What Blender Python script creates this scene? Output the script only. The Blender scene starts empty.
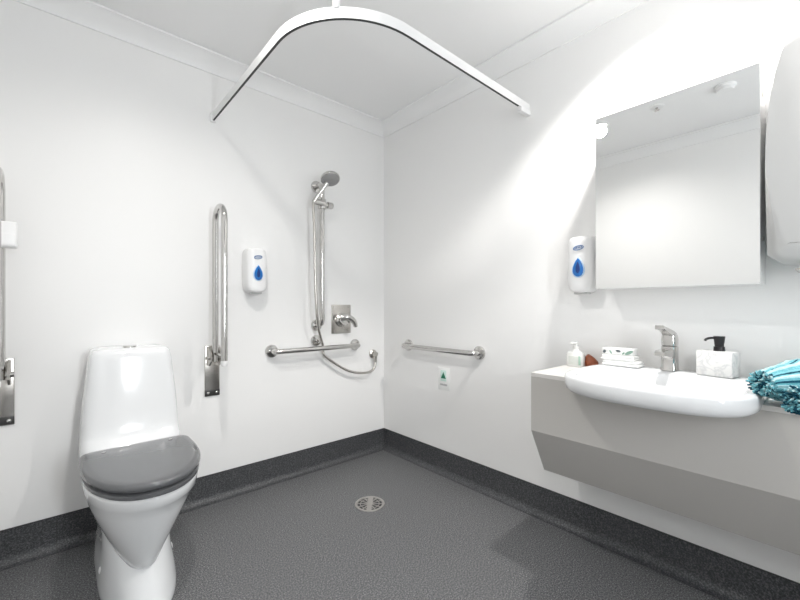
import bpy, bmesh, math, random
from mathutils import Vector, Matrix
random.seed(4)
PI = math.pi
SC = bpy.context.scene
COL = SC.collection
V = Vector

# ---------------------------------------------------------------- materials
def mat(name, col, rough=.5, metal=0., spec=.5, coat=0., bump=None, speck=None, emit=None, vary=None, sheen=0):
    m = bpy.data.materials.new(name); m.use_nodes = True
    nt = m.node_tree; b = nt.nodes['Principled BSDF']
    b.inputs['Base Color'].default_value = (*col, 1)
    b.inputs['Roughness'].default_value = rough
    b.inputs['Metallic'].default_value = metal
    b.inputs['Specular IOR Level'].default_value = spec
    b.inputs['Coat Weight'].default_value = coat
    b.inputs['Coat Roughness'].default_value = .05
    b.inputs['Sheen Weight'].default_value = sheen
    tc = nt.nodes.new('ShaderNodeTexCoord')
    if speck:                                   # (scale, dark, light): flecks through the material
        sc, dk, lt = speck
        n = nt.nodes.new('ShaderNodeTexNoise'); n.inputs['Scale'].default_value = sc; n.inputs['Detail'].default_value = 4
        n.inputs['Roughness'].default_value = .75
        r = nt.nodes.new('ShaderNodeValToRGB')
        r.color_ramp.elements[0].position = .34; r.color_ramp.elements[0].color = (*dk, 1)
        r.color_ramp.elements[1].position = .70; r.color_ramp.elements[1].color = (*lt, 1)
        e = r.color_ramp.elements.new(.5); e.color = (*col, 1)
        nt.links.new(tc.outputs['Object'], n.inputs['Vector']); nt.links.new(n.outputs['Fac'], r.inputs['Fac'])
        nt.links.new(r.outputs['Color'], b.inputs['Base Color'])
    if vary:                                    # (scale, second colour): soft cloudy variation
        sc, c2 = vary
        n = nt.nodes.new('ShaderNodeTexNoise'); n.inputs['Scale'].default_value = sc; n.inputs['Detail'].default_value = 3
        mx = nt.nodes.new('ShaderNodeMix'); mx.data_type = 'RGBA'
        mx.inputs[6].default_value = (*col, 1); mx.inputs[7].default_value = (*c2, 1)
        nt.links.new(tc.outputs['Object'], n.inputs['Vector']); nt.links.new(n.outputs['Fac'], mx.inputs[0])
        nt.links.new(mx.outputs[2], b.inputs['Base Color'])
    if bump:                                    # (scale, strength, distance)
        n = nt.nodes.new('ShaderNodeTexNoise'); n.inputs['Scale'].default_value = bump[0]; n.inputs['Detail'].default_value = 3
        bp = nt.nodes.new('ShaderNodeBump'); bp.inputs['Strength'].default_value = bump[1]; bp.inputs['Distance'].default_value = bump[2]
        nt.links.new(tc.outputs['Object'], n.inputs['Vector']); nt.links.new(n.outputs['Fac'], bp.inputs['Height'])
        nt.links.new(bp.outputs['Normal'], b.inputs['Normal'])
    if emit:
        b.inputs['Emission Color'].default_value = (*emit[0], 1); b.inputs['Emission Strength'].default_value = emit[1]
    return m

M = dict(
    wall=mat('wall_panel_white', (.835, .832, .826), .38, spec=.35, vary=(1.3, (.845, .841, .835))),
    ceiling=mat('ceiling_white', (.87, .87, .87), .8, spec=.2),
    trim=mat('cornice_white', (.86, .86, .86), .6, spec=.3),
    floor=mat('grey_safety_vinyl', (.100, .102, .105), .50, spec=.45, speck=(195, (.022, .023, .027), (.42, .42, .425)), bump=(300, .06, .001)),
    skirt_shaded=mat('shaded_vinyl_skirting', (.052, .054, .058), .45, spec=.45, speck=(165, (.02, .021, .024), (.17, .17, .175))),  # same vinyl as the floor, low light on upright faces painted darker
    cap=mat('skirting_cap', (.03, .03, .032), .4),
    ceramic=mat('white_ceramic', (.79, .80, .81), .12, spec=.5, coat=.4),
    lid=mat('grey_gloss_plastic', (.108, .111, .117), .22, spec=.5, coat=.3),
    rubber=mat('dark_rubber', (.02, .02, .022), .6),
    chrome=mat('chrome', (.60, .59, .575), .12, 1.),
    steel=mat('brushed_steel', (.60, .58, .55), .24, 1., vary=(40, (.54, .52, .49))),
    steel_dark=mat('plate_band_black', (.035, .034, .033), .4),  # even near-black for the band at the plate foot
    plastic=mat('white_plastic', (.84, .84, .84), .3, spec=.45),
    plasticgrey=mat('pale_grey_plastic', (.52, .52, .515), .28, spec=.45, coat=.2),
    blue=mat('blue_window_plastic', (.006, .15, .50), .12, spec=.5, coat=.6),
    bluedark=mat('dark_blue_plastic', (.005, .04, .20), .2),
    paleblue=mat('pale_blue_rim', (.50, .68, .86), .3),
    logo=mat('logo_grey_blue', (.16, .24, .42), .4),
    laminate=mat('beige_grey_laminate', (.475, .460, .437), .45, spec=.35, vary=(6, (.488, .473, .45))),
    laminate_lit=mat('lit_laminate_top', (.66, .645, .625), .4, spec=.35, vary=(6, (.68, .665, .645))),  # front laminate again, light from above painted in as a paler colour
    mirror=mat('mirror_silver', (.90, .905, .90), .0, 1.),
    aluminium=mat('white_track', (.80, .80, .80), .4, spec=.4),
    track_slot=mat('track_slot_dark', (.04, .04, .042), .5),
    spray=mat('shower_spray_face', (.32, .32, .32), .45, speck=(420, (.14, .14, .14), (.50, .50, .50))),
    sign=mat('sign_white', (.87, .88, .87), .5),
    mint=mat('sign_mint', (.62, .80, .74), .5),
    green=mat('sign_green', (.01, .19, .10), .5),
    ink=mat('sign_grey_ink', (.42, .42, .43), .6),
    drain=mat('drain_steel', (.46, .44, .42), .35, .8),
    drain_dark=mat('drain_dark', (.05, .05, .05), .6),
    cloth=mat('white_towelling', (.84, .84, .83), .9, spec=.2, bump=(260, .5, .003), sheen=.3),
    leaf=mat('leaf_print_green', (.16, .30, .23), .6, vary=(60, (.30, .42, .36))),
    leafdark=mat('leaf_print_charcoal', (.10, .12, .13), .6),
    card=mat('white_card', (.82, .82, .81), .55),
    soap=mat('rust_brown_soap', (.20, .045, .018), .45, vary=(45, (.36, .10, .04))),
    bottle=mat('white_bottle', (.82, .82, .80), .25, coat=.3),
    label=mat('bottle_label', (.70, .71, .68), .5, vary=(70, (.55, .58, .54))),
    labelgreen=mat('label_green', (.35, .50, .42), .5),
    black=mat('black_plastic', (.012, .010, .011), .35),
    teal=mat('teal_chenille', (.12, .40, .47), .9, spec=.15, bump=(160, .8, .004), sheen=.4, vary=(90, (.20, .52, .58))),
    tealdark=mat('dark_teal_chenille', (.012, .075, .115), .9, spec=.15, bump=(160, .8, .004)),
    tealpale=mat('pale_aqua_chenille', (.50, .72, .75), .9, spec=.15, bump=(160, .8, .004), sheen=.4),
    lens=mat('lit_lamp_lens', (.9, .9, .9), .4, emit=((1, .98, .95), 14)),
    frame=mat('window_frame_white', (.8, .8, .8), .4),
)
def marble():
    m = mat('white_marble', (.82, .81, .80), .3)
    nt = m.node_tree; b = nt.nodes['Principled BSDF']
    tc = nt.nodes.new('ShaderNodeTexCoord'); n = nt.nodes.new('ShaderNodeTexNoise')
    n.inputs['Scale'].default_value = 16; n.inputs['Detail'].default_value = 4; n.inputs['Distortion'].default_value = 1.2
    r = nt.nodes.new('ShaderNodeValToRGB'); el = r.color_ramp.elements
    el[0].position = .44; el[0].color = (.82, .81, .80, 1); el[1].position = .56; el[1].color = (.82, .81, .80, 1)
    e = el.new(.5); e.color = (.66, .66, .66, 1)
    nt.links.new(tc.outputs['Object'], n.inputs['Vector']); nt.links.new(n.outputs['Fac'], r.inputs['Fac'])
    nt.links.new(r.outputs['Color'], b.inputs['Base Color'])
    return m
M['marble'] = marble()

# ---------------------------------------------------------------- mesh builder
class MB:
    def __init__(s): s.bm = bmesh.new(); s.mi = 0
    def _tag(s, faces):
        for f in faces: f.material_index = s.mi
    def box(s, x0, x1, y0, y1, z0, z1, bev=0., seg=2, rot=None):
        vs = [s.bm.verts.new((x, y, z)) for x in (x0, x1) for y in (y0, y1) for z in (z0, z1)]
        q = [(0, 1, 3, 2), (4, 6, 7, 5), (0, 4, 5, 1), (2, 3, 7, 6), (0, 2, 6, 4), (1, 5, 7, 3)]
        fs = [s.bm.faces.new([vs[i] for i in t]) for t in q]
        s._tag(fs)
        if rot:
            c, a = rot; R = Matrix.Rotation(a, 3, 'Z'); c = V(c)
            for v in vs: v.co = c + R @ (v.co - c)
        if bev:
            es = list({e for f in fs for e in f.edges})
            bmesh.ops.bevel(s.bm, geom=es, offset=bev, segments=seg, profile=.5, affect='EDGES')
        return s
    def loft(s, rings, cap0=True, cap1=True, closed=True):
        vr = [[s.bm.verts.new(p) for p in r] for r in rings]
        n = len(vr[0]); fs = []
        for a, b in zip(vr, vr[1:]):
            for i in range(n if closed else n - 1):
                j = (i + 1) % n
                fs.append(s.bm.faces.new((a[i], a[j], b[j], b[i])))
        if cap0: fs.append(s.bm.faces.new(list(reversed(vr[0]))))
        if cap1: fs.append(s.bm.faces.new(vr[-1]))
        s._tag(fs)
        return fs
    def tube(s, pts, r, n=12, res=0, caps=True):
        pts = [V(p) for p in pts]
        if res: pts = spline(pts, res)
        rs = r if isinstance(r, (list, tuple)) else [r] * len(pts)
        if len(rs) != len(pts):
            rs = [rs[0] + (rs[-1] - rs[0]) * i / (len(pts) - 1) for i in range(len(pts))]
        T = [(pts[min(i + 1, len(pts) - 1)] - pts[max(i - 1, 0)]).normalized() for i in range(len(pts))]
        u = T[0].orthogonal().normalized(); rings = []
        for p, t, rr in zip(pts, T, rs):
            u = (u - t * u.dot(t)).normalized(); w = t.cross(u)
            rings.append([p + (u * math.cos(2 * PI * k / n) + w * math.sin(2 * PI * k / n)) * rr for k in range(n)])
        s.loft(rings, caps, caps)
        return s
    def cyl(s, p0, p1, r0, r1=None, n=24):
        return s.tube([p0, p1], [r0, r0 if r1 is None else r1], n)
    def lathe(s, c, axis, prof, n=32):
        """prof: list of (radius, distance along axis)"""
        c = V(c); t = V(axis).normalized(); u = t.orthogonal().normalized(); w = t.cross(u)
        s.loft([[c + t * h + (u * math.cos(2 * PI * k / n) + w * math.sin(2 * PI * k / n)) * max(r, 1e-4) for k in range(n)] for r, h in prof])
        return s
    def prism(s, poly, f0, f1, bev=0., seg=3):
        """poly of 2-D points, f0/f1 map (a, b) to the two end faces"""
        a = [s.bm.verts.new(f0(*p)) for p in poly]; b = [s.bm.verts.new(f1(*p)) for p in poly]
        n = len(poly); fs = []
        for i in range(n):
            j = (i + 1) % n; fs.append(s.bm.faces.new((a[i], a[j], b[j], b[i])))
        e1 = s.bm.faces.new(b); e0 = s.bm.faces.new(list(reversed(a))); fs += [e0, e1]
        s._tag(fs)
        if bev: bmesh.ops.bevel(s.bm, geom=list(e1.edges), offset=bev, segments=seg, profile=.5, affect='EDGES')
        return s
    def ball(s, c, rx, ry=None, rz=None, nu=20, nv=12, low=-1.):
        ry = ry or rx; rz = rz or rx; c = V(c); rings = []
        for i in range(nv + 1):
            z = low + (1 - low) * (i / nv); z = max(-.9995, min(.9995, z)); r = math.sqrt(1 - z * z)
            rings.append([c + V((rx * r * math.cos(2 * PI * k / nu), ry * r * math.sin(2 * PI * k / nu), rz * z)) for k in range(nu)])
        s.loft(rings)
        return s
    def mesh(s, name, mats, angle=38):
        bmesh.ops.recalc_face_normals(s.bm, faces=s.bm.faces[:])
        me = bpy.data.meshes.new(name); s.bm.to_mesh(me); s.bm.free()
        for m in (mats if isinstance(mats, (list, tuple)) else [mats]): me.materials.append(m)
        for p in me.polygons: p.use_smooth = True
        me.set_sharp_from_angle(angle=math.radians(angle))
        return me
    def build(s, name, mats, parent=None, label=None, local=False, angle=38):
        o = bpy.data.objects.new(name, s.mesh(name, mats, angle)); COL.objects.link(o)
        if parent:
            o.parent = parent
            if not local: o.matrix_parent_inverse = Matrix.Translation(-root_loc(parent))
        if label: o['label'] = label
        return o
def root_loc(o):
    p = V((0, 0, 0))
    if o.type == 'EMPTY': p = o.location.copy()
    return p
def spline(pts, res):
    out = []
    for i in range(len(pts) - 1):
        p0 = pts[max(i - 1, 0)]; p1 = pts[i]; p2 = pts[i + 1]; p3 = pts[min(i + 2, len(pts) - 1)]
        for k in range(res):
            t = k / res
            out.append(.5 * ((2 * p1) + (p2 - p0) * t + (2 * p0 - 5 * p1 + 4 * p2 - p3) * t * t + (3 * p1 - p0 - 3 * p2 + p3) * t ** 3))
    out.append(pts[-1]); return out
def thing(name, label, cat, loc=(0, 0, 0), rotz=0., group=None):
    o = bpy.data.objects.new(name, None); o.empty_display_size = .05; COL.objects.link(o)
    o.location = loc; o.rotation_euler = (0, 0, rotz)
    return tag(o, label, cat, group)
def tag(o, label, cat, group=None):
    o['label'] = label; o['category'] = cat
    if group: o['group'] = group
    return o
def struct(o, label=None):
    o['kind'] = 'structure'
    if label: o['label'] = label
    return o
def dup(root, loc, rotz, label, name=None):
    r = root.copy(); COL.objects.link(r); r.location = loc; r.rotation_euler = (0, 0, rotz); r['label'] = label
    for ch in list(root.children):
        c = ch.copy(); COL.objects.link(c); c.parent = r
        for g in list(ch.children):
            d = g.copy(); COL.objects.link(d); d.parent = c
    return r
def superring(cx, cy, hw, front, back, z, nf=2., nb=2., n=72):
    """closed ring: half-width hw along x, reaching front (low y) and back (high y)"""
    out = []
    for k in range(n):
        a = 2 * PI * k / n; c, s_ = math.cos(a), math.sin(a)
        e = nf if s_ < 0 else nb
        x = math.copysign(abs(c) ** (2 / e), c) * hw
        y = math.copysign(abs(s_) ** (2 / e), s_) * ((cy - front) if s_ < 0 else (back - cy))
        out.append(V((cx + x, cy + y, z)))
    return out

# ---------------------------------------------------------------- the room (corner of the two seen walls at XR, YB)
XR, YB, XN, YN, HC = 1.833, 2.258, -.37, -1.15, 2.40
struct(MB().box(XN - .1, XR + .1, YN - .1, YB + .1, -.08, 0).build('floor', M['floor']))
struct(MB().box(XN - .1, XR + .1, YN - .1, YB + .1, HC, HC + .08).build('ceiling', M['ceiling']))
struct(MB().box(XN - .1, XR + .1, YB, YB + .1, 0, HC).build('wall_left', M['wall']))
struct(MB().box(XR, XR + .1, YN, YB, 0, HC).build('wall_right', M['wall']))
struct(MB().box(XN - .1, XN, YN, YB, 0, HC).build('wall_near', M['wall']))
wb = MB(); WX0, WX1, WZ0, WZ1 = .42, .72, .70, 1.95
wb.box(XN - .1, WX0, YN - .1, YN, 0, HC); wb.box(WX1, XR + .1, YN - .1, YN, 0, HC)
wb.box(WX0, WX1, YN - .1, YN, 0, WZ0); wb.box(WX0, WX1, YN - .1, YN, WZ1, HC)
struct(wb.build('wall_behind', M['wall']))
wf = MB()
for a in ((WX0, WX0 + .05, WZ0, WZ1), (WX1 - .05, WX1, WZ0, WZ1), (WX0 + .05, WX1 - .05, WZ0, WZ0 + .05), (WX0 + .05, WX1 - .05, WZ1 - .05, WZ1)):
    wf.box(a[0], a[1], YN - .08, YN - .02, a[2], a[3])
struct(wf.build('window_1', M['frame']))

# cornice: stepped cove run round the ceiling
CORN = [(0, HC - .072), (.008, HC - .072), (.012, HC - .060), (.028, HC - .038), (.056, HC - .020), (.074, HC - .011), (.092, HC - .009), (.094, HC - .001), (0, HC - .001)]
def run(name, prof, axis, sgn, at, a0, a1, m, miter0=0, miter1=0):
    """sweep profile (distance from wall, z) along a wall; ends mitred"""
    rings = []
    for t, mi in ((a0, miter0), (a1, miter1)):
        ring = []
        for d_, z in prof:
            tt = t + mi * d_
            ring.append(V((tt, at + sgn * d_, z)) if axis == 'x' else V((at + sgn * d_, tt, z)))
        rings.append(ring)
    mb = MB(); mb.loft(rings); return struct(mb.build(name, m, angle=25))
run('trim_1', CORN, 'x', -1, YB, XN, XR, M['trim'], 1, -1)
run('trim_2', CORN, 'y', -1, XR, YN, YB, M['trim'], 1, -1)
run('trim_3', CORN, 'y', 1, XN, YN, YB, M['trim'], 1, -1)
run('trim_4', CORN, 'x', 1, YN, XN, XR, M['trim'], 1, -1)
# coved vinyl skirting
SK = [(0, .1435), (.0045, .1435), (.0045, .040)] + [(.0045 + .036 * (1 - math.cos(a)), .040 - .0385 * math.sin(a)) for a in [PI / 2 * i / 6 for i in range(1, 7)]] + [(.0405, 0), (0, 0)]
SJ = -.007
run('baseboard_left', SK, 'x', -1, YB, SJ + .0015, XR, M['skirt_shaded'], 0, -1)
run('baseboard_left_end', SK, 'x', -1, YB, XN, SJ - .0015, M['skirt_shaded'], 1, 0)
run('trim_7', [(d_ * .96, z * .995) for d_, z in SK], 'x', -1, YB, SJ - .0015, SJ + .0015, M['cap'])
run('baseboard_right', SK, 'y', -1, XR, YN, YB, M['skirt_shaded'], 1, -1)
run('baseboard_near', SK, 'y', 1, XN, YN, YB, M['skirt_shaded'], 1, -1)
run('baseboard_behind', SK, 'x', 1, YN, XN, XR, M['skirt_shaded'], 1, -1)
CP = [(0, .1435), (.0055, .1435), (.0055, .1465), (0, .1465)]
run('trim_5', CP, 'x', -1, YB, XN, XR, M['cap'], 1, -1)
run('trim_6', CP, 'y', -1, XR, YN, YB, M['cap'], 1, -1)

# ---------------------------------------------------------------- toilet
TX = .247
t = thing('toilet', 'white ceramic close coupled toilet with a closed dark grey lid', 'toilet', (TX, 1.9, 0))
b = MB()
b.loft([superring(TX + dx, 1.83, hw, f, bk, z, 2.1, 4.) for z, hw, f, bk, dx in (
    (.128, .030, 1.66, 1.86, -.016), (.129, .055, 1.630, 1.90, -.016), (.138, .068, 1.614, 1.93, -.016), (.165, .082, 1.602, 1.95, -.016), (.220, .108, 1.578, 1.97, -.014), (.29, .141, 1.550, 1.985, -.010),
    (.345, .164, 1.528, 1.995, -.006), (.380, .176, 1.514, 2.0, -.003), (.386, .181, 1.507, 2.0, 0), (.415, .185, 1.500, 2.0, 0), (.424, .184, 1.501, 2.0, 0), (.428, .179, 1.506, 1.998, 0))])
bowl = b.build('bowl', M['ceramic'], t, angle=50)
PX = TX - .016
p = MB()
p.loft([superring(PX, 1.86, hw, f, bk, z, 2.1, 5.) for z, hw, f, bk in (
    (.0, .124, 1.535, 2.205), (.012, .125, 1.533, 2.206), (.03, .124, 1.543, 2.206), (.07, .119, 1.580, 2.206), (.11, .113, 1.618, 2.206), (.15, .110, 1.655, 2.206),
    (.20, .110, 1.700, 2.206), (.30, .125, 1.76, 2.206), (.42, .16, 1.80, 2.206))])
p.build('pedestal', M['ceramic'], t, angle=50)
for s in (-1, 1):
    MB().lathe((PX + s * .1105, 1.82, .075), (s, -.1, .15), [(.013, -.004), (.013, .006), (.010, .009), (.001, .010)], 20).build('bolt_cap', M['plastic'], t)
c = MB()
c.loft([superring(TX, 2.12, hw, f, 2.254, z, 3.5, 9.) for z, hw, f in (
    (.415, .186, 1.955), (.45, .185, 1.965), (.478, .184, 1.987), (.50, .1825, 2.013), (.52, .181, 2.023), (.55, .179, 2.029), (.60, .177, 2.034), (.66, .172, 2.040), (.76, .162, 2.049), (.83, .154, 2.055),
    (.856, .149, 2.060), (.868, .140, 2.068), (.874, .124, 2.084))])
c.build('cistern', M['ceramic'], t, angle=50)
MB().lathe((TX - .005, 2.14, .873), (0, 0, 1), [(.026, 0), (.026, .005), (.024, .008), (.001, .009)], 28).build('flush_button', M['chrome'], t)
def lidring(z, inset, n=72):
    return superring(TX, 1.835, .192 - inset, 1.486 + inset, 1.972 - inset, z, 2.15, 9., n)
s = MB(); s.loft([lidring(.4295, .012), lidring(.4295, .007), lidring(.433, .004), lidring(.444, .004), lidring(.448, .009), lidring(.4485, .03)])
s.build('seat', M['lid'], t)
s = MB(); s.loft([lidring(.4495, .020), lidring(.4550, .012), lidring(.4565, .003), lidring(.462, .0), lidring(.471, .0), lidring(.477, .003), lidring(.481, .010), lidring(.4825, .03), lidring(.484, .10)])
lid = s.build('lid', M['lid'], t)
for sx in (-.115, .115):
    MB().lathe((TX + sx, 1.915, .4832), (0, 0, 1), [(.007, -.004), (.007, .002), (.004, .003), (.001, .0032)], 16).build('hinge_cap', M['chrome'], lid)

# ---------------------------------------------------------------- folded grab rails beside the toilet (local: +x along wall, -y out)
def folding_rail(loc, label):
    t = thing('folding_grab_rail', label, 'grab rail', loc, 0, 'fold-up grab rails either side of the toilet')
    MB().box(-.038, .038, -.008, -.0005, -.225, .050, .003).build('wall_plate', M['steel'], t, local=True)
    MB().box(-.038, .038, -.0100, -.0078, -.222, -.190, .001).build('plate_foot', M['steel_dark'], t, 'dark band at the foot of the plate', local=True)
    for sx in (-.022, .022):
        MB().lathe((sx, -.009, -.206), (0, -1, 0), [(.007, 0), (.007, .004), (.004, .006), (.001, .006)], 14).build('screw', M['chrome'], t, local=True)
    for sx in (-.029, .021):
        q = MB(); q.prism([(0, -.055), (-.040, -.055), (-.075, -.030), (-.075, .005), (-.040, .045), (0, .045)],
                          lambda a, b_, sx=sx: V((sx, a - .006, b_)), lambda a, b_, sx=sx: V((sx + .008, a - .006, b_)))
        q.build('hinge_cheek', M['steel'], t, local=True)
    MB().cyl((-.036, -.055, -.012), (.040, -.055, -.012), .011, n=20).build('hinge_pin', M['chrome'], t, local=True)
    y1, y2, r, top = -.062, -.210, .0158, .780
    R = (y1 - y2) / 2; pts = [(0, y1, -.03), (0, y1, .1), (0, y1, .4), (0, y1, top - R)]
    pts += [(0, y1 - R + R * math.cos(a), top - R + R * math.sin(a)) for a in [PI * i / 14 for i in range(1, 15)]]
    pts += [(0, y2, .4), (0, y2, .1), (0, y2, -.012)]
    MB().tube(pts, r, 20).build('rail', M['chrome'], t, local=True)
    MB().lathe((0, y2, -.012), (0, 0, -1), [(.0155, 0), (.0155, .022), (.012, .028), (.001, .029)], 20).build('end_cap', M['plastic'], t, 'white plastic end cap', local=True)
    # cross link that carries the outer tube when folded down
    MB().cyl((0, y1, .012), (0, y2, .012), .010, n=16).build('cross_link', M['chrome'], t, local=True)
    return t
fr = folding_rail((.625, YB, .798), 'chrome fold-up grab rail standing between toilet and soap dispenser')
dup(fr, (-.176, YB, .798), 0, 'chrome fold-up grab rail left of the toilet, cut by the left edge')
h = thing('toilet_roll_holder', 'white block-shaped holder clipped on the grab rail at the left edge', 'toilet roll holder', (-.176, YB - .062, 1.34))
HB = MB(); HB.box(-.232, -.124, YB - .1235, YB - .0795, 1.290, 1.392, .006, 3); HB.build('cover', M['plastic'], h)
HB = MB(); HB.box(-.228, -.128, YB - .127, YB - .1235, 1.296, 1.345, .0015); HB.build('flap', M['plastic'], h)

# ---------------------------------------------------------------- straight rails (local: along x, wall at y = 0, out -y)
def straight_rail(name, loc, rotz, L, label, group, extra=False):
    t = thing(name, label, 'grab rail', loc, rotz, group)
    o = .066
    pts = [(-L / 2, -.004, 0), (-L / 2, -o + .030, 0)] + [(-L / 2 + .030 * (1 - math.cos(a)), -o + .030 * (1 - math.sin(a)), 0) for a in [PI / 2 * i / 5 for i in range(1, 6)]]
    pts += [(0, -o, 0)] + [(-p_[0], p_[1], 0) for p_ in reversed(pts)]
    MB().tube(pts, .016, 20).build('rail', M['chrome'], t, local=True)
    for s_ in (-1, 1):
        MB().lathe((s_ * L / 2, -.0005, 0), (0, -1, 0), [(.039, 0), (.039, .007), (.036, .012), (.020, .015), (.001, .015)], 32).build('flange', M['chrome'], t, local=True)
    return t
g1 = straight_rail('grab_rail', (1.262, YB, .791), 0, .606, 'horizontal chrome grab rail on the left wall under the shower', 'straight chrome grab rails')
g2 = dup(g1, (XR, 1.678, .791), -PI / 2, 'horizontal chrome grab rail on the right wall above the triangle sticker')
wfl = thing('wall_flange', 'round chrome wall flange between the riser rail and the grab rail, behind the hose', 'wall fitting', (1.258, YB, .838))
MB().lathe((1.258, YB - .0005, .838), (0, -1, 0), [(.036, 0), (.036, .007), (.033, .013), (.020, .016), (.001, .016)], 32).build('rose', M['chrome'], wfl)
MB().lathe((1.258, YB - .016, .838), (0, -1, 0), [(.013, 0), (.013, .012), (.009, .016), (.001, .017)], 20).build('cap', M['chrome'], wfl)

# ---------------------------------------------------------------- shower
sr = thing('shower_riser_rail', 'tall vertical chrome shower rail with sliding holder on the left wall', 'shower rail', (1.262, YB, .93))
o = .075; zb, zt = .938, 1.842
pts = [(1.262, YB - .004, zb), (1.262, YB - o + .04, zb)] + [(1.262, YB - o + .04 * (1 - math.sin(a)), zb + .04 * (1 - math.cos(a))) for a in [PI / 2 * i / 5 for i in range(1, 6)]]
pts += [(1.262, YB - o, 1.4)] + [(1.262, p_[1], zb + zt - p_[2]) for p_ in reversed(pts)]
MB().tube(pts, .016, 20).build('rail', M['chrome'], sr)
for z in (zb, zt):
    MB().lathe((1.262, YB - .0005, z), (0, -1, 0), [(.038, 0), (.038, .007), (.035, .012), (.020, .015), (.001, .015)], 32).build('flange', M['chrome'], sr)
sl = MB(); sl.cyl((1.262, YB - o, 1.685), (1.262, YB - o, 1.745), .026, n=24)
sl.cyl((1.190, YB - .100, 1.716), (1.262, YB - .100, 1.716), .020, n=20)
slo = sl.build('slider', M['chrome'], sr)
MB().lathe((1.285, YB - o, 1.715), (1, 0, 0), [(.014, 0), (.014, .012), (.022, .016), (.022, .048), (.019, .052), (.001, .053)], 24).build('slider_knob', M['chrome'], slo)
# handset, resting in the slider, tilted out of the wall
P0, P1 = V((1.178, YB - .115, 1.705)), V((1.243, YB - .168, 1.826))
hs = thing('hand_shower', 'round chrome hand shower head with grey spray face atop the riser rail', 'shower head', P0)
MB().tube([P0, P0.lerp(P1, .45), P0.lerp(P1, .82), P1], [.0115, .0165], 18, 5).build('handle', M['chrome'], hs)
ax = V((-.10, -.40, -.80)).normalized()
hc = P1 + V((.016, -.012, .026))
MB().lathe(hc, ax, [(.012, -.034), (.030, -.028), (.052, -.014), (.059, -.004), (.060, .004), (.057, .010), (.001, .0105)], 40).build('head', M['chrome'], hs)
MB().lathe(hc, ax, [(.053, .0100), (.053, .013), (.048, .0145), (.001, .015)], 40).build('spray_face', M['spray'], hs, 'speckled grey spray face')
# mixer
mx = thing('shower_mixer', 'chrome lever shower mixer on a square plate', 'shower tap', (1.449, YB, .972))
q = MB(); q.box(1.373, 1.528, YB - .009, YB - .0005, .876, 1.072, .004); q.build('plate', M['steel'], mx)
MB().lathe((1.449, YB - .008, .968), (0, -1, 0), [(.048, 0), (.047, .016), (.036, .026), (.034, .060), (.030, .068), (.001, .070)], 36).build('body', M['chrome'], mx)
q = MB(); q.tube([(1.415, YB - .060, .984), (1.445, YB - .082, .988), (1.480, YB - .094, .972), (1.502, YB - .097, .945), (1.508, YB - .097, .922)], [.026, .013], 18, 6)
q.build('lever', M['chrome'], mx)
for x, z in ((1.392, .890), (1.510, .890), (1.392, 1.058), (1.510, 1.058)):
    MB().lathe((x, YB - .009, z), (0, -1, 0), [(.005, 0), (.005, .002), (.001, .003)], 12).build('screw', M['chrome'], mx)
# wall outlet and hose
ho = thing('shower_outlet', 'small round chrome wall outlet feeding the shower hose', 'water outlet', (1.725, YB, .713))
MB().lathe((1.725, YB - .0005, .713), (0, -1, 0), [(.032, 0), (.032, .008), (.026, .013), (.017, .016), (.017, .045), (.001, .047)], 28).build('flange', M['steel'], ho)
MB().cyl((1.725, YB - .034, .713), (1.725, YB - .034, .655), .014, .0115, 18).build('spout', M['steel'], ho)
hose = MB()
hose.tube([(1.725, YB - .034, .654), (1.712, YB - .036, .615), (1.665, YB - .040, .590), (1.580, YB - .042, .594), (1.48, YB - .042, .622), (1.38, YB - .040, .680), (1.30, YB - .036, .742),
           (1.297, YB - .031, .782), (1.283, YB - .045, .815), (1.252, YB - .072, .868), (1.222, YB - .096, .935), (1.200, YB - .112, 1.06), (1.190, YB - .114, 1.30), (1.186, YB - .115, 1.50), (1.180, YB - .115, 1.64), tuple(P0)], .0085, 12, 8)
tag(hose.build('shower_hose', M['steel']), 'thin flexible chrome shower hose looping below the grab rail', 'hose')

# ---------------------------------------------------------------- curtain track
ZT, TX0, TY0, RT = 2.087, .628, 1.062, .35
def track_path(n=20):
    pts = [V((TX0, YB - .001, ZT)), V((TX0, TY0 + RT, ZT))]
    pts += [V((TX0 + RT - RT * math.cos(a), TY0 + RT - RT * math.sin(a), ZT)) for a in [PI / 2 * i / n for i in range(1, n + 1)]]
    pts.append(V((XR - .001, TY0, ZT))); return pts
def sweep_flat(mb, pts, prof):
    rings = []
    for i, p_ in enumerate(pts):
        d_ = (pts[min(i + 1, len(pts) - 1)] - pts[max(i - 1, 0)]).normalized(); nrm = V((-d_.y, d_.x, 0))
        rings.append([p_ + nrm * a + V((0, 0, z)) for a, z in prof])
    mb.loft(rings)
ct = thing('curtain_track', 'white curved shower curtain track hung below the ceiling', 'curtain rail', (TX0 + .105, TY0 + .105, ZT))
q = MB(); sweep_flat(q, track_path(), [(-.006, .022), (.006, .022), (.006, -.017), (-.006, -.017)]); q.build('track', M['aluminium'], ct, angle=30)
q = MB(); pp = track_path(); pp[-1] = V((XR - .10, TY0, ZT)); sweep_flat(q, pp, [(-.0045, -.0165), (.0045, -.0165), (.0045, -.0182), (-.0045, -.0182)])
q.build('track_slot', M['track_slot'], ct, 'dark runner slot along the underside')
q = MB(); q.box(XR - .09, XR - .0005, TY0 - .013, TY0 + .013, ZT - .040, ZT - .0165, .004); q.build('wall_bracket', M['plastic'], ct)
q = MB(); q.box(TX0 - .013, TX0 + .013, YB - .02, YB - .0005, ZT - .022, ZT + .024, .003); q.build('wall_bracket', M['plastic'], ct)
am = V((TX0 + RT * (1 - math.cos(PI / 4)), TY0 + RT * (1 - math.sin(PI / 4)), 0))
q = MB(); q.cyl((am.x, am.y, ZT + .020), (am.x, am.y, HC - .001), .0125, n=20); q.build('ceiling_hanger', M['plastic'], ct)

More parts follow.
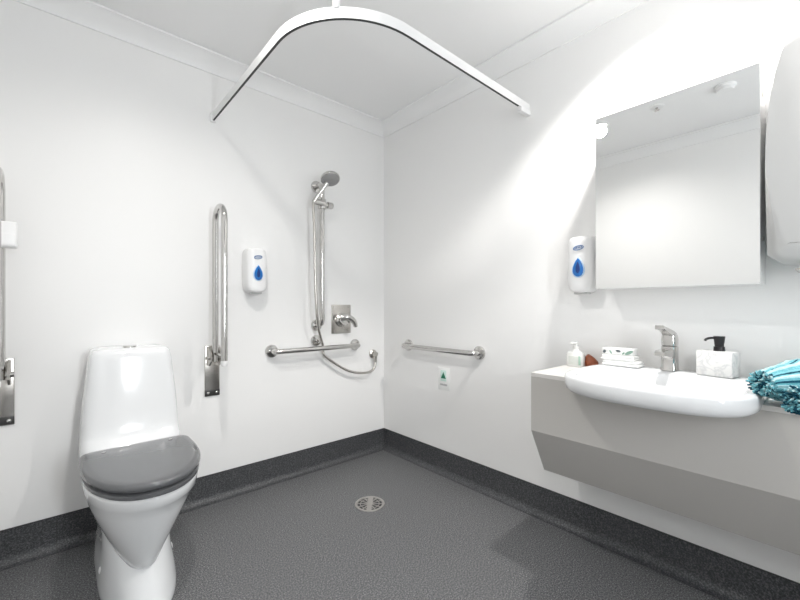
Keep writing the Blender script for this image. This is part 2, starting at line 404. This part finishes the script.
# ---------------------------------------------------------------- soap dispensers (local: front faces -y, origin at wall, centre height)
def dispenser(loc, rotz, label):
    t = thing('soap_dispenser', label, 'soap dispenser', loc, rotz, 'blue and white soap dispensers')
    b = MB(); hw, hh = .060, .122
    def ring(y, i, zb=0):
        out = []
        for k in range(64):
            a = 2 * PI * k / 64; c_, s_ = math.cos(a), math.sin(a)
            x = math.copysign(abs(c_) ** .38, c_) * (hw - i); z = math.copysign(abs(s_) ** .38, s_) * (hh - i)
            bow = .012 * (1 - (x / hw) ** 2)
            z += .012 * (-(1 - (x / hw) ** 2) if z < 0 else 0)
            out.append(V((x, -y - (bow if y > .05 else 0), z + zb)))
        return out
    b.loft([ring(.0005, .004), ring(.010, .0), ring(.072, .002), ring(.080, .006), ring(.084, .014), ring(.085, .04)])
    b.build('body', M['plastic'], t, local=True, angle=45)
    def drop(s_, w):
        pts = []
        for k in range(40):
            a = 2 * PI * k / 40
            x = math.sin(a) * w * 1.12 * (.5 - .5 * math.cos(a)) ** .40; z = math.cos(a) * s_
            pts.append((x, z))
        return pts
    def drop_at(s_, w, y0, y1, name, m, par, lab=None):
        q = MB(); q.prism(drop(s_, w), lambda a, b_: V((a, y0, b_ - .020)), lambda a, b_: V((a, y1, b_ - .020)), .0015, 2)
        return q.build(name, m, par, lab, local=True)
    rim = drop_at(.046, .031, -.090, -.099, 'window_rim', M['paleblue'], t)
    drop_at(.041, .0255, -.098, -.103, 'window', M['blue'], rim, 'blue drop-shaped window')
    drop_at(.026, .010, -.102, -.1042, 'level', M['bluedark'], rim)
    # oval maker's badge: outlined oval with a stroke through it
    q = MB()
    oval = [V((.022 * math.cos(2 * PI * k / 32), -.0975, .068 + .009 * math.sin(2 * PI * k / 32) + .10 * .026 * math.cos(2 * PI * k / 32))) for k in range(33)]
    q.tube(oval, .0022, 6)
    for k in range(5): q.box(-.016 + k * .007, -.012 + k * .007, -.0990, -.0965, .0640 + .0007 * k, .0710 + .0007 * k)
    q.build('badge', M['logo'], t, local=True)
    q = MB(); q.box(-.030, .030, -.078, -.030, -.139, -.128, .004); q.build('push_lever', M['plasticgrey'], t, local=True)
    return t
d1 = dispenser((.842, YB, 1.270), 0, 'blue and white soap dispenser on the left wall near the folded rail')
dup(d1, (XR, .764, 1.254), -PI / 2, 'blue and white soap dispenser on the right wall tucked against mirror cabinet')

# ---------------------------------------------------------------- mirror cabinet
XM, MY0, MY1, MZ0, MZ1 = 1.682, .163, .668, 1.134, 1.842
mc = thing('mirror_cabinet', 'frameless mirror cabinet hung above the wash basin', 'mirror', (XR, (MY0 + MY1) / 2, MZ0))
q = MB(); q.box(XM + .008, XR - .0005, MY0 + .001, MY1 - .001, MZ0 + .001, MZ1 - .001, .001); q.build('cabinet', M['plastic'], mc)
q = MB(); q.box(XM, XM + .006, MY0, MY1, MZ0, MZ1); q.build('mirror_door', M['mirror'], mc, 'silvered mirror glass')
for z in (1.285, 1.765):
    MB().lathe((1.752, MY0 + .002, z), (0, -1, 0), [(.009, 0), (.009, .003), (.005, .005), (.001, .005)], 16).build('hinge_cap', M['steel'], mc)

# ---------------------------------------------------------------- paper towel dispenser at the right edge
td = thing('hand_towel_dispenser', 'tall pale grey arch-topped dispenser at the right edge beside the mirror', 'towel dispenser', (XR, .0, 1.18))
def arch(hw, z0, z1, n=20):
    r = hw * .80
    pts = [(-hw, z0 + .03), (-hw + .03, z0 + .004), (0, z0 - .012), (hw - .03, z0 + .004), (hw, z0 + .03)]
    # outline in (y, z); shoulders ellipse
    zs = z1 - .46
    for k in range(0, n + 1):
        a = PI * k / n; pts.append((hw * math.copysign(abs(math.cos(a)) ** .75, math.cos(a)), zs + .46 * math.sin(a) ** .9))
    return pts
q = MB(); q.prism(arch(.156, 1.200, 1.945), lambda a, b_: V((XR - .0005, a - .008, b_)), lambda a, b_: V((XR - .07, a - .008, b_)), .012)
q.build('back_shell', M['plastic'], td)
q = MB(); q.prism(arch(.152, 1.190, 1.935), lambda a, b_: V((XR - .068, a - .008, b_)), lambda a, b_: V((XR - .235, a - .008, b_)), .055, 6)
q.build('cover', M['plasticgrey'], td, angle=60)
q = MB(); q.prism([(-.09, 1.168), (-.06, 1.162), (.06, 1.162), (.09, 1.168), (.09, 1.173), (-.09, 1.173)], lambda a, b_: V((XR - .06, a - .008, b_)), lambda a, b_: V((XR - .20, a - .008, b_)))
q.build('outlet_lip', M['steel'], td)

# ---------------------------------------------------------------- basin (semi-recessed) and vanity
BY, BXC = .405, 1.50
def bring(scale_in, z, n=96, grow=0.):
    out = []
    for k in range(n):
        a = 2 * PI * k / n; c_, s_ = math.cos(a), math.sin(a)        # c_: along y, s_<0: towards the room
        e = 2.8 if s_ < 0 else 4.2
        y = math.copysign(abs(c_) ** (2 / e), c_) * (.271 - scale_in + grow)
        x = math.copysign(abs(s_) ** (2 / e), s_) * ((.222 if s_ < 0 else .262) - scale_in + grow)
        out.append(V((BXC + x, BY + y, z)))
    return out
def bowl_ring(sx, sy, z, n=96):
    return [V((1.475 + sx * math.copysign(abs(math.sin(2 * PI * k / n)) ** .85, math.sin(2 * PI * k / n)), BY + sy * math.copysign(abs(math.cos(2 * PI * k / n)) ** .85, math.cos(2 * PI * k / n)), z)) for k in range(n)]
under = [(.205, .690), (.185, .705), (.165, .748), (.105, .7485), (.060, .7515), (.034, .7545), (.016, .760), (.005, .771), (.0, .788)]
bs = thing('wash_basin', 'white semi-recessed ceramic wash basin projecting from the vanity', 'basin', (BXC, BY, .69))
q = MB()
q.loft([bring(i, z) for i, z in under] + [bring(.0, .808), bring(.002, .815), bring(.007, .8195), bring(.014, .8205), bring(.022, .8195),
        bowl_ring(.168, .235, .817), bowl_ring(.163, .229, .812), bowl_ring(.155, .220, .797), bowl_ring(.138, .203, .782), bowl_ring(.105, .160, .768), bowl_ring(.075, .11, .763), bowl_ring(.022, .022, .760)])
q.build('bowl', M['ceramic'], bs, angle=60)
MB().lathe((1.475, BY, .7595), (0, 0, 1), [(.024, 0), (.024, .003), (.018, .004), (.001, .003)], 24).build('waste', M['chrome'], bs)

VX, VY0, VY1 = 1.450, -.62, .830
va = thing('vanity_unit', 'beige-grey wall-hung vanity with sloping underside beneath the basin', 'vanity', (1.64, .1, .362))
cut = MB(); cut.loft([bring(i + .001, z) for i, z in under] + [bring(.001, .83)])
cm = cut.mesh('cutter', M['laminate']); co = bpy.data.objects.new('cutter', cm); COL.objects.link(co)
def cut_and_build(mb, name, m, parent):
    o_ = mb.build(name, m, None)
    mod = o_.modifiers.new('b', 'BOOLEAN'); mod.operation = 'DIFFERENCE'; mod.solver = 'EXACT'; mod.object = co
    bpy.context.view_layer.update()
    me = bpy.data.meshes.new_from_object(o_.evaluated_get(bpy.context.evaluated_depsgraph_get()))
    o_.modifiers.clear(); o_.data = me
    me.set_sharp_from_angle(angle=math.radians(15))
    o_.parent = parent; o_.matrix_parent_inverse = Matrix.Translation(-root_loc(parent))
    return o_
prof = [(VX, .774), (VX, .554), (1.556, .362), (XR - .0005, .362), (XR - .0005, .774)]
q = MB(); q.prism(prof, lambda a, b_: V((a, VY0, b_)), lambda a, b_: V((a, VY1, b_))); cut_and_build(q, 'carcass', M['laminate'], va)
q = MB(); q.box(VX, XR - .0005, VY0, VY1, .7745, .790, .0006); cut_and_build(q, 'worktop', M['laminate_lit'], va)
bpy.data.objects.remove(co)

# tap
tp = thing('basin_mixer_tap', 'chrome single lever mixer tap at the back of the basin', 'tap', (1.728, .418, .82))
q = MB()
def trect(cx, cy, hx, hy, z, n=32, e=3.5):
    return [V((cx + math.copysign(abs(math.cos(2 * PI * k / n)) ** (2 / e), math.cos(2 * PI * k / n)) * hx, cy + math.copysign(abs(math.sin(2 * PI * k / n)) ** (2 / e), math.sin(2 * PI * k / n)) * hy, z)) for k in range(n)]
TCX, TCY = 1.728, .418
q.loft([trect(TCX, TCY, hx, hy, z) for hx, hy, z in ((.031, .027, .8205), (.031, .027, .826), (.029, .026, .829), (.028, .025, .86), (.028, .025, .905), (.028, .025, .910))])
q.build('body', M['chrome'], tp)
q = MB(); q.loft([[V((x, TCY + sy * hy, zc + sz * hz)) for sy, sz in ((-1, -1), (1, -1), (1, 1), (-1, 1))] for x, hy, hz, zc in ((1.72, .020, .020, .882), (1.66, .018, .013, .889), (1.615, .017, .009, .892), (1.598, .015, .006, .892))])
q.build('spout', M['chrome'], tp)
q = MB(); q.loft([trect(TCX, TCY, hx, hy, z) for hx, hy, z in ((.024, .021, .910), (.028, .024, .914), (.029, .025, .935), (.026, .023, .952), (.016, .016, .960))]); q.build('cartridge_cap', M['chrome'], tp)
q = MB(); q.loft([[V((x, TCY + sy * hy, zc + sz * hz)) for sy, sz in ((-1, -1), (1, -1), (1, 1), (-1, 1))] for x, hy, hz, zc in ((1.748, .018, .010, .948), (1.715, .017, .011, .958), (1.66, .013, .007, .974), (1.615, .012, .005, .985), (1.598, .013, .007, .986))])
q.build('lever', M['chrome'], tp)

# pump bottle on the vanity's left end
pb = thing('pump_bottle', 'small white pump bottle with label standing left of the basin', 'bottle', (1.752, .782, .79))
bx, by = 1.752, .782
q = MB(); q.loft([trect(bx, by, .026, .035, z, 36, 3.2) if i == 0 else trect(bx, by, hx, hy, z, 36, 3.2) for i, (hx, hy, z) in enumerate(((.026, .035, .7905), (.029, .038, .795), (.029, .038, .840), (.026, .034, .852), (.015, .017, .860), (.012, .012, .866)))])
q.build('body', M['bottle'], pb)
q = MB(); q.box(bx - .0305, bx - .0285, by - .024, by + .020, .800, .838, .0006); lb = q.build('label', M['label'], pb, 'printed front label')
q = MB(); q.box(bx - .0305, bx - .0283, by - .034, by - .0245, .800, .840, .0006); q.build('label_edge', M['labelgreen'], lb)
q = MB(); q.cyl((bx, by, .8655), (bx, by, .882), .013, n=20); q.cyl((bx, by, .88), (bx, by, .893), .005, n=12)
q.box(bx - .036, bx + .010, by - .007, by + .009, .891, .901, .003); q.build('pump', M['bottle'], pb)

# soap
q = MB(); q.loft([[V((1.775 + a * .016 * w, .722 + u * .85, .7905 + v * hgt * .92)) for a, v in ((-1, 0), (-1.1, .4), (-.8, .85), (0, 1), (.8, .85), (1.1, .4), (1, 0), (0, 0))]
        for u, hgt, w in ((.030, .040, .5), (.026, .058, .9), (.014, .062, 1.), (.0, .055, 1.05), (-.014, .046, 1.), (-.026, .034, .8), (-.031, .026, .5))])
tag(q.build('soap_bar', M['soap'], angle=60), 'rust-brown wedge of soap between pump bottle and white cloths', 'soap')

# folded cloths and leaf print packet
def folded(x0, x1, y0, y1, z0, th):
    q = MB()
    q.box(x0, x1, y0, y1, z0, z0 + th * .48, th * .22, 3); q.box(x0 + .002, x1 - .001, y0 + .002, y1 - .003, z0 + th * .46, z0 + th, th * .22, 3)
    q.box(x1 - th * .5, x1, y0 + .002, y1 - .002, z0 + th * .1, z0 + th * .9, th * .2, 3)
    return q
tag(folded(1.674, 1.748, .506, .642, .8212, .022).build('washcloth', M['cloth']), 'lower of two folded white washcloths left of the tap', 'washcloth', 'folded white washcloths')
tag(folded(1.676, 1.746, .522, .646, .8437, .020).build('washcloth', M['cloth']), 'upper folded white washcloth under the leaf print packet', 'washcloth', 'folded white washcloths')
pk = thing('tissue_packet', 'small white packet with green leaf print on the folded cloths', 'packet', (1.71, .586, .864))
q = MB(); q.box(1.684, 1.742, .528, .644, .8642, .892, .005, 3); q.build('wrapper', M['card'], pk)
def leafmesh(cy, cz, L, W, ang):
    pts = [(L * math.cos(PI * k / 10) * .5, W * .5 * math.sin(PI * k / 10)) for k in range(11)] + [(-L * math.cos(PI * k / 10) * .5, -W * .5 * math.sin(PI * k / 10)) for k in range(1, 10)]
    ca, sa = math.cos(ang), math.sin(ang)
    q = MB(); q.prism(pts, lambda a, b_: V((1.6838, cy + .014 + a * ca - b_ * sa, cz + a * sa + b_ * ca)), lambda a, b_: V((1.6826, cy + .014 + a * ca - b_ * sa, cz + a * sa + b_ * ca)))
    return q
for cy, cz, L, W, ang, m in ((.529, .877, .032, .012, -.5, 'leaf'), (.620, .876, .014, .011, -1.1, 'leafdark'), (.568, .881, .018, .009, .2, 'leafdark'), (.596, .875, .016, .006, 1., 'leaf'), (.549, .873, .012, .006, -.9, 'leaf')):
    leafmesh(cy, cz, L, W, ang).build('printed_leaf', M[m], pk)

# marble soap pump
mb_ = thing('marble_soap_pump', 'white marble block soap pump with black top right of the tap', 'soap pump', (1.715, .274, .82), math.radians(-10))
q = MB(); q.box(-.036, .036, -.051, .051, .0007, .086, .003, 2); q.build('block', M['marble'], mb_, local=True)
q = MB(); q.cyl((0, -.004, .086), (0, -.004, .101), .0165, .0155, 24); q.cyl((0, -.004, .101), (0, -.004, .137), .0125, .0165, 24); q.build('collar', M['black'], mb_, local=True)
q = MB(); q.tube([(0, -.004, .130), (-.018, .012, .131), (-.030, .022, .127), (-.034, .025, .121)], .0040, 10, 4); q.build('spout', M['black'], mb_, local=True)

# rolled chenille mats on the right end of the vanity
def mat_roll(loc, rotz, label, r0, r1, L, seed, lift=0., part='fringe'):
    """local: axis along +x, fringed end at x = 0, underside at z = 0 (raised by lift at the fringed end)"""
    rnd = random.Random(seed)
    t = thing('rolled_towel', label, 'towel', loc, rotz, 'rolled teal towels on the vanity')
    n = 90; q = MB(); rings = []; NS = 60
    for i in range(NS + 1):
        u = i / NS; x = L * u; r = r0 + (r1 - r0) * min(1, x / .12) ** .8; zb = lift * max(0, 1 - x / .10)
        ring = []
        for k in range(n):
            a = 2 * PI * k / n
            rr = r + .0018 * math.cos(22 * a) + .002 * math.sin(3 * a + 4 * u) + rnd.uniform(-.0014, .0014)
            ring.append(V((x, rr * math.cos(a), max(.0008, zb + r + rr * math.sin(a) * .985))))
        rings.append(ring)
    fs = q.loft(rings)
    pat = [0, 0, 0, 1, 0, 2, 2, 2, 0, 0, 1, 1, 0, 0, 2, 2, 2, 2, 0, 0, 0, 0, 1, 0, 0, 2, 2, 0, 0, 0]
    for i, f in enumerate(fs[:NS * n]): f.material_index = pat[(i % n) % len(pat)]
    q.build('roll', [M['teal'], M['tealdark'], M['tealpale']], t, local=True, angle=60)
    q = MB()
    for j in range(190):
        a = rnd.uniform(0, 2 * PI); rr = r0 * math.sqrt(rnd.uniform(.0, 1.0)); f = rr / r0
        c_ = V((rnd.uniform(-.002, .006), rr * math.cos(a), lift + r0 + rr * math.sin(a)))
        d_ = V((-.8 - .3 * (1 - f), .75 * f * math.cos(a), .75 * f * math.sin(a))) + V((rnd.uniform(-.2, .2), rnd.uniform(-.3, .3), rnd.uniform(-.3, .3)))
        d_.normalize(); L_ = rnd.uniform(.008, .014)
        e_ = c_ + d_ * L_; m_ = c_ + d_ * L_ * .6
        e_.z = max(e_.z, lift + .003); m_.z = max(m_.z, lift + .003)
        q.mi = rnd.choice((0, 0, 0, 1, 2, 1))
        q.tube([c_, m_, e_], [.0034, .0022], 6)
    o_ = q.build('fringe', [M['teal'], M['tealdark'], M['tealpale']], t, 'tufted fringe at the rolled end', local=True)
    o_['kind'] = 'stuff'
    return t
mat_roll((1.424, .133, .7905), math.radians(-30), 'striped teal rolled towel with fringed end resting on the basin rim', .029, .062, .33, 3, .0305)
mat_roll((1.385, .064, .7905), math.radians(-30), 'striped teal rolled towel overhanging the vanity front below the other roll', .032, .040, .36, 8)

# ---------------------------------------------------------------- sticker, drain
sg = thing('wall_sticker', 'small white wall sticker with a green triangle and a line of tiny print', 'sticker', (XR, 1.652, .60))
q = MB(); q.box(XR - .0022, XR - .0004, 1.602, 1.700, .530, .672, .0006); q.build('card', M['sign'], sg)
q = MB(); q.box(XR - .0030, XR - .0022, 1.632, 1.680, .586, .655, .0003); q.build('mint_panel', M['mint'], sg)
q = MB(); q.prism([(1.634, .603), (1.676, .603), (1.655, .643)], lambda a, b_: V((XR - .0030, a, b_)), lambda a, b_: V((XR - .0044, a, b_))); q.build('triangle', M['green'], sg)
q = MB(); yy = 1.682
for w in (.008, .005, .009, .006, .008, .007, .010, .006):
    q.box(XR - .0032, XR - .0022, yy - w + .0015, yy, .557, .569); yy -= w
q.build('print_line', M['ink'], sg)

dr = thing('floor_drain', 'round steel floor drain grate set in the grey vinyl', 'floor drain', (1.25, 1.66, 0))
MB().lathe((1.25, 1.66, .0003), (0, 0, 1), [(.062, 0), (.062, .001), (.001, .0011)], 40).build('sump', M['drain_dark'], dr)
q = MB()
for r0, r1 in ((.066, .080), (.048, .053), (.0, .020)):
    n = 48; prof_ = [(r0, .0004), (r1, .0004), (r1 - .001, .0036), (max(r0 + .001, .0005), .0036)]
    rings = [[V((1.25 + max(r, .0004) * math.cos(2 * PI * k / n), 1.66 + max(r, .0004) * math.sin(2 * PI * k / n), z)) for k in range(n)] for r, z in prof_]
    q.loft(rings + [rings[0]], False, False)
for k in range(12):
    a = math.radians(48.5) + 2 * PI * k / 12; w = .0026 if k % 6 else .013
    c_, s_ = math.cos(a), math.sin(a)
    pts = [(.018, -w), (.066, -w), (.066, w), (.018, w)]
    q.prism(pts, lambda u, v: V((1.25 + u * c_ - v * s_, 1.66 + u * s_ + v * c_, .0008)), lambda u, v: V((1.25 + u * c_ - v * s_, 1.66 + u * s_ + v * c_, .0032)))
q.build('grate', M['drain'], dr)

# ---------------------------------------------------------------- ceiling fittings
def downlight(x, y, label, power, size, blend, soft=.035):
    t = thing('downlight', label, 'ceiling light', (x, y, HC), 0, 'recessed ceiling downlights')
    q = MB(); n = 40; rings = [[V((r * math.cos(2 * PI * k / n), r * math.sin(2 * PI * k / n), z)) for k in range(n)] for r, z in ((.055, -.0005), (.055, -.005), (.050, -.008), (.042, -.006), (.042, -.0005))]
    q.loft(rings + [rings[0]], False, False); q.build('trim_ring', M['plastic'], t, local=True)
    MB().lathe((0, 0, -.0006), (0, 0, -1), [(.0415, 0), (.0415, .002), (.001, .0025)], 32).build('lens', M['lens'], t, 'lit lens', local=True)
    L = bpy.data.lights.new('downlight_beam', 'SPOT'); L.energy = power; L.spot_size = math.radians(size); L.spot_blend = blend
    L.shadow_soft_size = soft; L.color = (1, .975, .94)
    lo = bpy.data.objects.new('downlight_beam', L); COL.objects.link(lo); lo.parent = t; lo.location = (0, 0, -.045)
    return t
downlight(.36, 1.16, 'lit round downlight over the toilet side, seen in the mirror', 50, 160, 1., .042)
downlight(1.525, .44, 'lit round downlight in the ceiling above the mirror cabinet', 72, 118, .4)
sp_ = thing('sprinkler_head', 'small ceiling sprinkler seen near the top middle of the mirror', 'sprinkler', (.36, .80, HC))
MB().lathe((.36, .80, HC - .0005), (0, 0, -1), [(.040, 0), (.040, .004), (.030, .007), (.001, .008)], 28).build('rose', M['plastic'], sp_)
MB().lathe((.36, .80, HC - .008), (0, 0, -1), [(.008, 0), (.007, .014), (.016, .016), (.016, .019), (.001, .020)], 20).build('nozzle', M['steel'], sp_)
de = thing('smoke_detector', 'round white ceiling detector seen at the top right of the mirror', 'smoke detector', (.33, .45, HC))
MB().lathe((.33, .45, HC - .0005), (0, 0, -1), [(.055, 0), (.055, .012), (.048, .018), (.046, .016), (.040, .030), (.001, .032)], 36).build('housing', M['plastic'], de)

# daylight through the window behind the camera
L = bpy.data.lights.new('window_daylight', 'AREA'); L.shape = 'RECTANGLE'; L.size = .20; L.size_y = 1.08; L.energy = 24; L.color = (.93, .97, 1)
lo = bpy.data.objects.new('window_daylight', L); COL.objects.link(lo); lo.location = ((WX0 + WX1) / 2, YN - .09, (WZ0 + WZ1) / 2); lo.rotation_euler = (PI / 2, 0, 0)
w = bpy.data.worlds.new('World'); SC.world = w; w.use_nodes = True
w.node_tree.nodes['Background'].inputs[0].default_value = (.8, .88, 1, 1); w.node_tree.nodes['Background'].inputs[1].default_value = .6

# ---------------------------------------------------------------- camera
cam = bpy.data.cameras.new('camera'); co = bpy.data.objects.new('camera', cam); COL.objects.link(co)
cam.sensor_width = 36; cam.lens = 386 / 800 * 36; cam.shift_y = 6.5 / 800; cam.clip_start = .02
co.location = (0, 0, 1.06)
co.rotation_euler = (PI / 2, 0, -math.atan2(.662, .7495))
SC.camera = co
SC.view_settings.view_transform = 'Standard'; SC.view_settings.look = 'None'; SC.view_settings.gamma = 1; SC.view_settings.use_curve_mapping = False
SC.view_settings.exposure = .09
SC.cycles.max_bounces = 14; SC.cycles.diffuse_bounces = 10; SC.cycles.glossy_bounces = 6
SC.cycles.sample_clamp_indirect = 6
